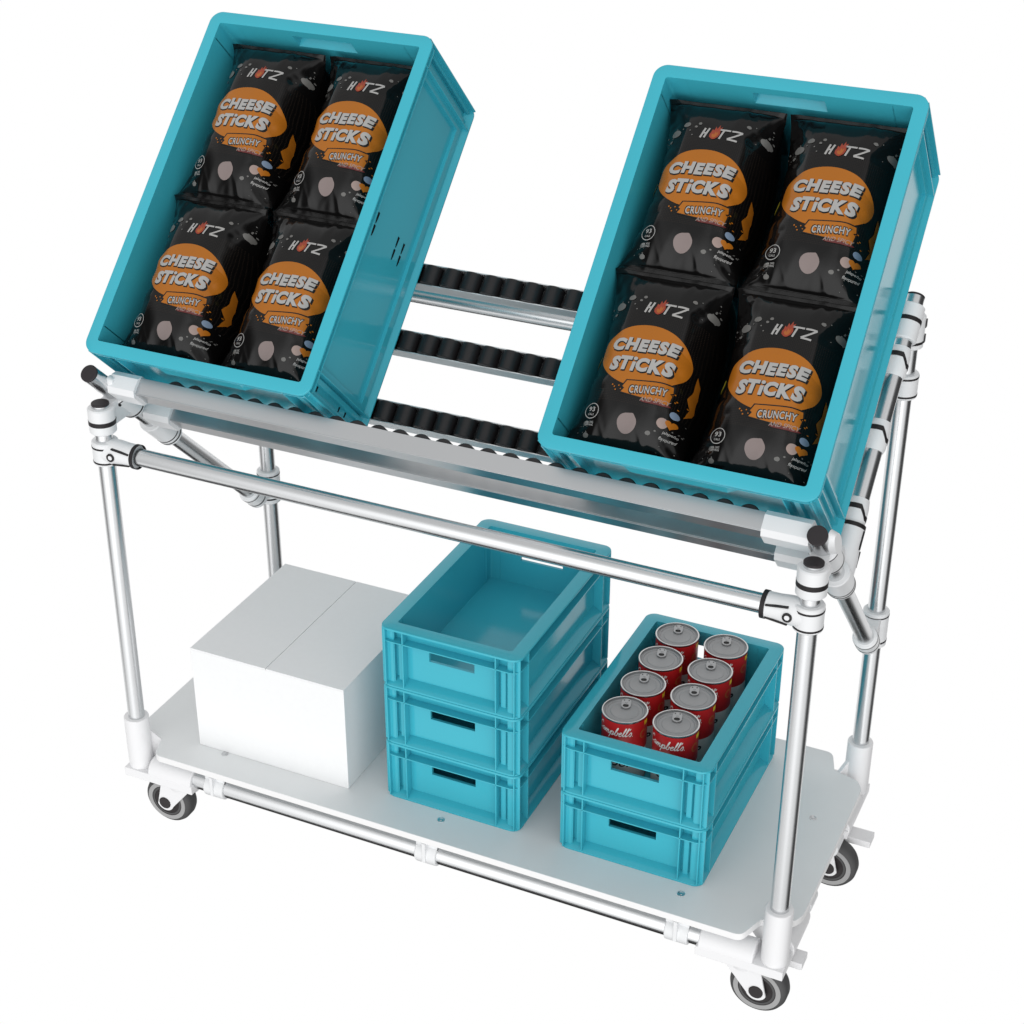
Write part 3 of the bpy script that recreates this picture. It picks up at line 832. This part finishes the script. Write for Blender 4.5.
# ------------------------------------------------------------------ SOUP CANS
def script_word():
    """joined handwriting drawn as ribbons, x-height = 1"""
    G = {}
    G['C'] = (1.7, [[(1.55, 1.75), (1.35, 2.25), (.95, 2.05), (.45, 1.2), (.45, .35), (.85, -.05), (1.35, .2), (1.75, .45)]])
    G['a'] = (1.05, [[(.80, .85), (.50, 1.0), (.15, .6), (.18, .1), (.45, .05), (.75, .55), (.85, .95), (.75, .3), (.85, .03), (1.1, .25)]])
    G['m'] = (1.55, [[(.0, .25), (.2, .95), (.18, .0)], [(.18, .1), (.42, .8), (.62, .95), (.66, .6), (.62, .0)], [(.62, .1), (.88, .8), (1.08, .95), (1.14, .6), (1.12, .12), (1.3, .05), (1.55, .3)]])
    G['p'] = (1.15, [[(.0, .25), (.25, 1.0), (.22, .2), (.10, -.95)], [(.22, .3), (.45, .9), (.8, .9), (.85, .4), (.6, .0), (.3, .15)], [(.6, .0), (.9, .05), (1.15, .3)]])
    G['b'] = (1.0, [[(.0, .25), (.35, 1.2), (.52, 2.0), (.38, 2.1), (.22, 1.3), (.18, .3), (.45, .0), (.75, .3), (.7, .85), (.85, .75), (1.05, .7)]])
    G['e'] = (.85, [[(.0, .5), (.4, .55), (.62, .8), (.42, 1.0), (.15, .6), (.25, .1), (.5, .03), (.85, .3)]])
    G['l'] = (.62, [[(.0, .3), (.35, 1.2), (.50, 2.0), (.36, 2.15), (.2, 1.3), (.18, .3), (.32, .03), (.62, .3)]])
    G["'"] = (.25, [[(.22, 2.1), (.12, 1.6)]])
    G['s'] = (.85, [[(-.1, .3), (.35, 1.05), (.55, .5), (.45, .05), (.1, .1)]])
    G['.'] = (.3, [[(.05, .05), (.17, .05)]])
    x = 0; out = []
    for ch in "Campbell's.":
        w, st = G[ch]
        for q in st:
            out.append(strip([(x + px + py * .28, py) for px, py in q], .20))
        x += w
    return join(out), x
def make_can():
    r_ = empty('soup_can'); R = .0350; H = .1174
    b = MB(); b.lathe([(0, R - .002), (0, R + .0008), (.002, R + .0012), (.0035, R), (H - .0035, R), (H - .0022, R + .0012), (H - .0004, R + .0012), (H, R + .0004), (H - .0002, R - .0010), (H - .0034, R - .0016)], (0, 0, 0), (0, 0, 1), 0, 64, True, False)
    b.build('can_body', M['canrim'], r_)
    b = MB(); zl = H - .0034
    b.lathe([(zl, R - .0015), (zl, R - .004), (zl + .0010, R - .0048), (zl + .0010, R - .0066), (zl + .0001, R - .0076), (zl + .0001, .0225), (zl + .0006, .0218), (zl + .0006, .0212), (zl + .0003, .0205), (zl + .0003, .001)], (0, 0, 0), (0, 0, 1), 0, 64, False, True)
    ld = b.build('lid', M['can'], r_)
    # ring pull
    def ang(x, y, z): return (x, y, z)
    t = MB(); zt = zl + .0014
    def slab(outer, inner, z0, z1, mi=0): t.ring(outer, inner, z0, z1, mi)
    cy = .0195
    slab(rr(.0150, .0250, .0072, 8, 0, cy - .002), rr(.0092, .0088, .0040, 8, 0, cy - .0078), zt, zt + .0011)
    t.lathe([(0, .0022), (.0016, .0020), (.0019, .001)], (0, cy + .0012, zt), (0, 0, 1), 0, 16)
    t.prism(rr(.0086, .0082, .0036, 6, 0, cy - .0078), zl + .0009, zl + .0011, mi=1)
    for sx in (-1, 1): t.prism(rr(.0018, .0026, .0008, 4, sx * .0036, cy + .0062), zt + .0002, zt + .0013, mi=1)
    # the tab points to the back right
    t.v = [tuple(Matrix.Rotation(math.radians(15), 3, 'Z') @ Vector(p)) for p in t.v]
    t.build('ring_pull', [M['tab'], M['ink_black']], ld)
    # paper label: one sheet in red above and white below
    L = MB(); seg = 96; rl = R + .00035
    zs = (.0040, .0590, .1135)
    for k in range(2):
        loops = [[(rl * math.cos(2 * PI * i / seg), rl * math.sin(2 * PI * i / seg), z) for i in range(seg)] for z in (zs[k], zs[k + 1])]
        L.loft(loops, k, False, False)
    lay = {}
    def wrap(shape, az, zc, m, lift, step=.004):
        v, f = gridcut(shape, step); o0 = len(L.v)
        for x, y in v:
            a = az + x / rl; q = rl + lift; L.v.append((q * math.cos(a), q * math.sin(a), zc + y))
        for g in f: L.f.append([i + o0 for i in g]); L.m.append(m)
    vd = math.radians(-90 + 18.7)                              # azimuth that faces the viewer
    w, _ = script_word(); a, b2, c, d = bbox(w[0])
    wrap(fit(w, 0, 0, .0650), vd - math.radians(28.5), .0955, 2, .00025)
    wrap(fit(text_tris('CONDENSED', 1, 0, .01, 1.25), 0, 0, .0210, .0026), vd - math.radians(18), .0835, 3, .00025)
    wrap(polyshape([(-.005, -.004), (.005, -.004), (.005, .004), (-.005, .004)]), vd + math.radians(70), .1065, 4, .00025)
    wrap(disc(0, 0, .0075), vd + math.radians(58), .088, 3, .00025); wrap(disc(0, 0, .0066), vd + math.radians(58), .088, 1, .0004)
    wrap(annulus(0, 0, .0050, .0055), vd + math.radians(58), .088, 3, .0005)
    wrap(fit(text_tris('SOUP', 1, .2, .03), 0, 0, .046, .014), vd - math.radians(10), .040, 5, .00025)
    wrap(fit(text_tris('TOMATO', 1, 0, .02), 0, 0, .032, .005), vd - math.radians(10), .020, 1, .00025)
    wrap(disc(0, 0, .009, .007, 30, .06, 3), vd + math.radians(62), .030, 5, .00025)
    lab_ = L.build('paper_label', [M['canwhite'], M['red'], M['ink_white'], M['gold'], M['yellow'], M['ink_black']], r_)
    return r_
can0 = make_can()
first = True
names = {(0, 0): 'front left', (0, 1): 'front right', (1, 0): 'second row left', (1, 1): 'second row right', (2, 0): 'third row left', (2, 1): 'third row right', (3, 0): 'back left', (3, 1): 'back right'}
for i, y in enumerate((.3020, .3800, .4590, .5370)):
    for j, x in enumerate((.6106, .6950)):
        c = can0 if first else copy_tree(can0); first = False
        c.location = (x, y, PITCH + .0071); c.rotation_euler = (0, 0, 0)
        tag(c, 'red soup can with ring pull, %s of eight in the teal crate' % names[(i, j)], 'soup can', 'soup cans in the crate')

# ------------------------------------------------------------------ CAMERA
cam = bpy.data.cameras.new('camera'); co = bpy.data.objects.new('camera', cam); COL.objects.link(co); scene.camera = co
yaw, pitch, roll = -.4337, .507, .0018
fw = Vector((math.sin(yaw) * math.cos(pitch), math.cos(yaw) * math.cos(pitch), -math.sin(pitch)))
rt = Vector((math.cos(yaw), -math.sin(yaw), 0)); up = rt.cross(fw)
r2 = rt * math.cos(roll) + up * math.sin(roll); u2 = -rt * math.sin(roll) + up * math.cos(roll)
Mx = Matrix((r2, u2, -fw)).transposed().to_4x4(); Mx.translation = Vector((1.3838, -1.7851, 1.8164))
co.matrix_world = Mx
cam.sensor_width = 36; cam.lens = 36 * 1748.8 / 1024; cam.clip_start = .05; cam.clip_end = 200

# ------------------------------------------------------------------ STUDIO LIGHT
w = bpy.data.worlds.new('World'); scene.world = w; w.use_nodes = True
nt = w.node_tree; bg = nt.nodes['Background']
tc = nt.nodes.new('ShaderNodeTexCoord')
def dot(v):
    n = nt.nodes.new('ShaderNodeVectorMath'); n.operation = 'DOT_PRODUCT'; n.inputs[1].default_value = Vector(v).normalized()
    nt.links.new(tc.outputs['Generated'], n.inputs[0]); return n.outputs['Value']
def ramp(sock, a, b, lo, hi):
    n = nt.nodes.new('ShaderNodeMapRange'); n.interpolation_type = 'SMOOTHSTEP'
    for k, val in (('From Min', a), ('From Max', b), ('To Min', lo), ('To Max', hi)): n.inputs[k].default_value = val
    nt.links.new(sock, n.inputs['Value']); return n.outputs['Result']
def op(kind, a, b):
    n = nt.nodes.new('ShaderNodeMath'); n.operation = kind
    for i, q in enumerate((a, b)):
        if isinstance(q, (int, float)): n.inputs[i].default_value = q
        else: nt.links.new(q, n.inputs[i])
    return n.outputs[0]
fh = Vector((math.sin(yaw), math.cos(yaw), 0)); rh = Vector((fh.y, -fh.x, 0))
def az(deg, z=0): a = math.radians(deg); return fh * math.cos(a) + rh * math.sin(a) + Vector((0, 0, z))
val = 1.0
val = ramp(dot(az(88, -.05)), .62, .86, 1.0, .05)                     # dark flag at the right
val = op('MULTIPLY', val, ramp(dot(az(-92, .0)), .76, .93, 1.0, .08))   # narrower flag at the left
val = op('MULTIPLY', val, ramp(dot((0, 0, -1)), .73, .785, 1.0, .02))    # dark below the set
val = op('MULTIPLY', val, ramp(dot((0, 0, 1)), .35, .85, 1.0, .68))     # softer overhead
val = op('ADD', val, ramp(dot(az(194, .10)), .62, .94, 0.0, 1.0))       # key behind the viewer
val = op('MULTIPLY', val, ramp(dot(rh * .4 + Vector((0, 0, -1))), .80, .90, 1.0, .05))   # dark low at the right
nt.links.new(val, bg.inputs['Strength']); bg.inputs['Color'].default_value = (1, 1, 1, 1)

# ------------------------------------------------------------------ RENDER
scene.render.engine = 'CYCLES'
scene.view_settings.view_transform = 'Standard'; scene.view_settings.look = 'None'
scene.view_settings.exposure = 0; scene.view_settings.gamma = 1; scene.view_settings.use_curve_mapping = False
scene.cycles.max_bounces = 8; scene.cycles.diffuse_bounces = 4; scene.cycles.glossy_bounces = 5
scene.render.resolution_x = 1024; scene.render.resolution_y = 1024
